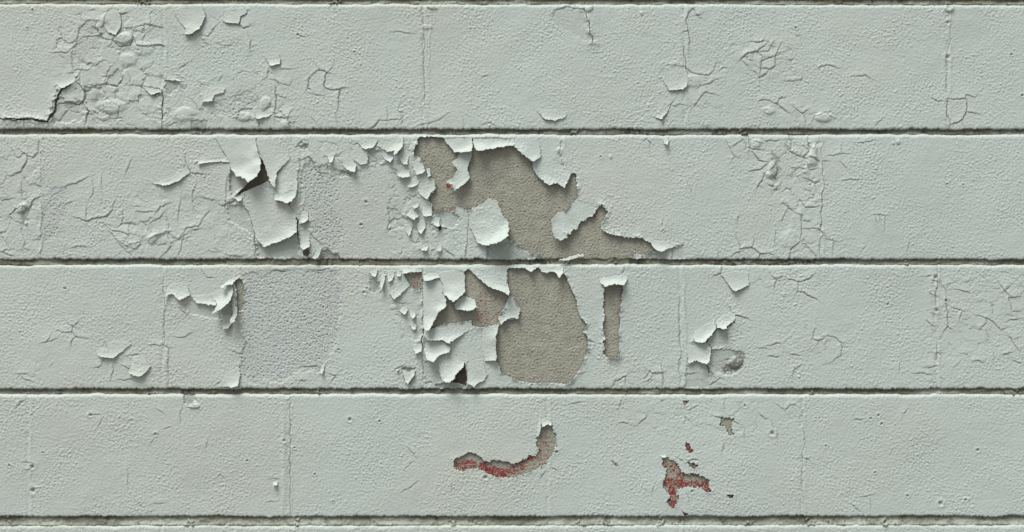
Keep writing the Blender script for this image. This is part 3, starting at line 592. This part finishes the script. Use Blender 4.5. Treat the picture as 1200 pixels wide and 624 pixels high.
    # cracks
    for pts, cw, cd, cl, cn in CR:
        w = window(xs, Y, pts, 12)
        if w is None: continue
        x_ = X[w]+.3*samp(N9, X[w], Y[w])+.55*samp(N25, X[w], Y[w]); y_ = Y[w]+.3*samp(N9, X[w]+300, Y[w])+.55*samp(N25, X[w]+300, Y[w])
        d, sd, p_ = line_d(x_, y_, pts)
        tap = (.35+.65*np.sin(math.pi*np.clip(p_, .02, .98))**.5)
        q = 1-supp[w]
        H[w] += q*cl*1.0*tap*np.where(sd > 0, np.exp(-d/(2.6+1.6*cl)), 0)*np.clip(sd/.7+.3, 0, 1)
        H[w] -= q*cd*.6*tap*np.exp(-(d/max(cw, .95))**2)
        dirt_shade[w] = np.maximum(dirt_shade[w], q*min(cn*.9, .9)*tap*np.exp(-(np.abs(sd+.25)/(.75*max(cw, .75)))**2)*np.exp(-np.maximum(d-np.abs(sd), 0)))
    for px, py, pr in PITS:
        w = window(xs, Y, [(px-pr, py-pr), (px+pr, py+pr)], 4)
        if w is None: continue
        d = np.hypot(X[w]-px+.5*samp(N4, X[w], Y[w]), Y[w]-py)
        H[w] -= 1.9*np.exp(-(d/pr)**2)-.5*np.exp(-((d-1.7*pr)/pr)**2)
        dirt_shade[w] = np.maximum(dirt_shade[w], .6*np.exp(-(d/(pr*.8))**2))
    # scattered pinholes and nibs of the paint
    pn = samp(N4, X+150, Y+90)
    H -= 1.2*np.clip(pn-2.75, 0, 1)*fade; H += .9*np.clip(-pn-2.35, 0, 1)*fade
    dirt_shade = np.maximum(dirt_shade, .45*np.clip((pn-2.9)*2.2, 0, 1))
    # soft rub of grime along the lower and upper arris
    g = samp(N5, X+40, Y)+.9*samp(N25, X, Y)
    dirt_shade = np.maximum(dirt_shade, np.exp(-np.maximum(vb, 0)/.9)*np.clip(.35+.30*g, 0, .8))
    dirt_shade = np.maximum(dirt_shade, np.exp(-np.maximum(vb, 0)/3)*np.clip(.40*g-.45, 0, .4))
    dirt_shade = np.maximum(dirt_shade, np.exp(-(v/.5)**2)*.15+0*X)
    Hs = -2.0+.21*samp(N4, X, Y)+.06*samp(NR, X, Y)+.08*samp(N25, X, Y)-.75*np.clip(samp(N5, X+99, Y)-1.5, 0, 2)
    if r == 5: Hs += 1.05
    # deep undercut behind the big tear
    if r == 3:
        dd = poly_sd(X, Y, HOLES[1][0]); Hs -= 3.2*sstep(.6-dd/8)
    if r == 4:
        dd = poly_sd(X, Y, HOLES[6][0]); Hs -= 3*sstep(.6-dd/8)
    Hs = np.where(SD > 0, np.minimum(Hs, H-.55), Hs)
    H = H+prof[:, None]; Hsub = np.minimum(Hs, Hs+prof[:, None]*.8)
    X2, Y2, keep = cut(X, Y, SD)
    red = np.zeros(X.shape); sdirt_shade = .55*np.clip(1-np.abs(SD)/1.5, 0, 1)*.6
    for ex, ey, rx, ry, st in REDS:
        q = ((X-ex)/rx)**2+((Y-ey)/ry)**2
        red = np.maximum(red, st*np.clip(1.45-q, 0, 1))
    if r == 3: sdirt_shade = np.maximum(sdirt_shade, .65*sstep(.5-(dd-1)/6))  # shade inside the big tear painted into the concrete colour
    if r == 4: sdirt_shade = np.maximum(sdirt_shade, .65*sstep(.5-(dd-1)/6))  # likewise painted shade in the deep hole of this course
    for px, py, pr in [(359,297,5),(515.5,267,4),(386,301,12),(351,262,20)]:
        sdirt_shade = np.maximum(sdirt_shade, .8*np.exp(-((X-px)**2+(Y-py)**2)/pr**2))
    subk = (SD[:-1, :-1] < 5) | (SD[1:, 1:] < 5)
    cuts = [int(np.argmin(np.abs(xs-q))) for q in VJ[r]]
    for a, b_ in zip(cuts[:-1], cuts[1:]):
        if b_-a < 3: continue
        sl = slice(a, b_+1); kf = slice(a, b_)
        # block body with its bare face where paint has gone
        xa, xb = xs[a]+.3, xs[b_]-.3; ya, yb_ = y0+.6, y1-.6; zf, zb = -10.5, -150.
        c8 = np.array([(xa,ya,zf),(xa,yb_,zf),(xb,yb_,zf),(xb,ya,zf),(xa,ya,zb),(xa,yb_,zb),(xb,yb_,zb),(xb,ya,zb)], float)
        f8 = np.array([(0,1,2,3),(7,6,5,4),(4,5,1,0),(3,2,6,7),(4,0,3,7),(1,5,6,2)])
        V, F, mi, wr = c8, f8, np.ones(6), np.zeros((8, 3))
        if subk[:, kf].any():
            wv = np.stack([red[:, sl], sdirt_shade[:, sl], red[:, sl]*0], -1)
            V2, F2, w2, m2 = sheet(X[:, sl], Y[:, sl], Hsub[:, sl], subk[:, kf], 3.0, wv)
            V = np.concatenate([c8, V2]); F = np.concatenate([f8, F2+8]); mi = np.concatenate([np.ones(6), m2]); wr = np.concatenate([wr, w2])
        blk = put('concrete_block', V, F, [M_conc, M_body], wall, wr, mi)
        wv = np.stack([dirt_shade[:, sl], grey[:, sl], warm[:, sl]], -1)
        V, F, w2, mi = sheet(X2[:, sl], Y2[:, sl], H[:, sl], keep[:, kf], 1.1, wv)
        put('paint_coat', V, F, M_paint, blk, w2)
        BLOCKS.append((r, xa, xb, ya, yb_, blk))
    del X, Y, H, Hs, SD, dirt_shade, grey, warm, red, sdirt_shade

# flakes
def block_at(x, y):
    return min(BLOCKS, key=lambda B: max(B[1]-x, x-B[2], 0)+max(B[3]-y, y-B[4], 0))[5]
for pts, dx, dy, lift, pw in FL:
    if len(pts) and pts[0][1] < 150 or pts[0][0] < 230: lift *= .62
    p = np.array(pts); x0, y0 = p.min(0)-2; x1, y1 = p.max(0)+2
    st = .6
    X, Y = np.meshgrid(np.arange(x0, x1, st), np.arange(y0, y1, st))
    base = poly_sd(X, Y, pts)
    sd = -(base+.34*samp(N4, X*1.3, Y*1.3)+.30*samp(N9, X, Y))
    l = math.hypot(dx, dy); ux, uy = dx/l, dy/l
    pr = p[:, 0]*ux+p[:, 1]*uy; a, b_ = pr.min(), pr.max()
    t = np.clip(((X*ux+Y*uy)-a)/(b_-a), 0, 1)
    bend = .07*samp(N90, X*2.2, Y*2.2)+.012*samp(N25, X, Y)
    t = np.clip(t+bend*sstep(t*2.5)*.7, 0, 1.15)
    edgeup = np.exp(-np.clip(sd, 0, 50)/2.4)*t*t*(.6+min(lift, 6)*.26)
    H = relief(X, Y)*.6+.12+.3*t+lift*(.38*t**pw+.62*t**(pw+2.2))+edgeup+.35*np.sin(X*.11+lift)*t
    X2, Y2, keep = cut(X, Y, sd, st)
    warm = np.clip(.75-(X-150)/650+.22*samp(N90, X, Y), 0, 1)
    d0 = 0*X
    wv = np.stack([d0, X*0, warm], -1)
    V, F, w2, mi = sheet(X2, Y2, H, keep, .55, wv, solid=True)
    if len(V) == 0: continue
    o = put('paint_flake', V, F, [M_paint, M_under], block_at(p[:, 0].mean(), p[:, 1].mean()), w2, mi)

# mortar of the bed joints
for r in range(1, 8):
    ja, jb, ha, hb = JOINTS[r]
    v = np.concatenate([[-2.5, -1.2], np.arange(-.4, (jb-ja)+.8, .6), [jb-ja+2.0, jb-ja+3]])[:, None]
    X = np.broadcast_to(xs[None, :], (len(v), len(xs))).copy()
    Y = ja+v+JSLOPE[r]*(X-600)*.8
    t = np.clip(v/(jb-ja), 0, 1)
    H = ha+(hb-ha)*t**1.6+.14*samp(N5, X, Y)+.35*samp(N25, X, Y*2)+.18*samp(N9, X, Y)
    H = np.where(v > jb-ja+.9, H-1.5, H)
    lump = np.clip(samp(N25, X*.55+11, Y*0+r*33)-1.3, 0, 1.6)*np.clip(.6+samp(N9, X, Y), 0, 2)
    H += np.minimum(lump*2.2, 3)
    dirt_shade = np.clip(.22*samp(N25, X+50, Y)+.25*samp(N5, X, Y)-.12, 0, .85)
    dark = {3: [(745,26),(840,10),(235,8)], 4: [(635,24),(385,14),(855,40),(940,35)], 5: [(660,7),(215,7)]}.get(r, [])
    for cx_, rr in dark:
        dirt_shade = np.maximum(dirt_shade, .85*np.exp(-((X-cx_)/rr)**2)*np.clip(.6+.5*samp(N9, X, Y), 0, 1))
    pale = np.clip({2: .22, 6: .5}.get(r, .10)+.2*samp(N90, X+9, Y*0+r*70)+.5*(t-.5)*(1 if r in (2, 6) else .5), 0, .9)
    wv = np.stack([dirt_shade, pale+0*X, X*0], -1)
    V, F, w2, mi = sheet(X, Y, H, np.ones((len(v)-1, len(xs)-1), bool), 1.0, wv)
    put('mortar_joint', V, F, M_mort, wall, w2)

for r, xa, xb, ya, yb_, blk in BLOCKS:
    cx_, cy_ = (xa+xb)/2, (ya+yb_)/2
    def has(x, y): return xa < x < xb and ya < y < yb_
    if has(580, 220): blk['label'] = 'block with the large irregular bare concrete patch'
    elif has(640, 390): blk['label'] = 'block with the big oval bare patch and a narrow upright one'
    elif has(340, 385): blk['label'] = 'block with a grey pitted area and small flakes'
    elif has(600, 545): blk['label'] = 'block with a hooked bare streak showing red paint'
    elif has(800, 570): blk['label'] = 'block with red paint specks in small chips'
for o in COL.objects:
    if 'wo' in o: del o['wo']

# pavement at the foot of the wall, below the picture
zg = (CY-914)*S-.35
me = bpy.data.meshes.new('pavement')
me.from_pydata([(-200,-200,zg),(200,-200,zg),(200,200,zg),(-200,200,zg)], [], [(0,1,2,3)]); me.materials.append(M_pav)
g = bpy.data.objects.new('pavement', me); g['kind'] = 'structure'; COL.objects.link(g)

# ------------------------------------------------------------------ camera
cam = bpy.data.cameras.new('camera'); co = bpy.data.objects.new('camera', cam); COL.objects.link(co)
cam.sensor_width = 36; cam.lens = 50; cam.clip_start = .05; cam.clip_end = 1000
co.location = (0, -1200*S*50/36, 0); co.rotation_euler = (math.radians(90), 0, 0)
sc.camera = co

# ------------------------------------------------------------------ light: soft overcast day, sky brightest up and to the left
EL, AZ = math.radians(61), math.radians(34)       # AZ to the left of straight out from the wall
d = (-math.sin(AZ)*math.cos(EL), -math.cos(AZ)*math.cos(EL), math.sin(EL))
sun = bpy.data.lights.new('sun', 'SUN'); sun.energy = 2.6; sun.angle = math.radians(30); sun.color = (1, .975, .94)
so = bpy.data.objects.new('sun', sun); COL.objects.link(so)
from mathutils import Vector
so.rotation_euler = Vector(d).to_track_quat('Z', 'Y').to_euler(); so.location = (d[0]*5, d[1]*5, d[2]*5)
w = bpy.data.worlds.new('World'); sc.world = w; w.use_nodes = True
nt = w.node_tree; bg = nt.nodes['Background']
sky = nt.nodes.new('ShaderNodeTexSky'); sky.sky_type = 'NISHITA'; sky.sun_disc = False
sky.sun_elevation = EL; sky.sun_rotation = math.atan2(d[0], d[1]) % (2*math.pi); sky.dust_density = 4; sky.air_density = 1
hs = nt.nodes.new('ShaderNodeHueSaturation'); hs.inputs['Saturation'].default_value = .35
nt.links.new(sky.outputs[0], hs.inputs['Color']); nt.links.new(hs.outputs[0], bg.inputs['Color'])
bg.inputs['Strength'].default_value = .09
vs = sc.view_settings; vs.view_transform = 'Standard'; vs.look = 'None'; vs.gamma = 1; vs.use_curve_mapping = False; vs.exposure = 0.26
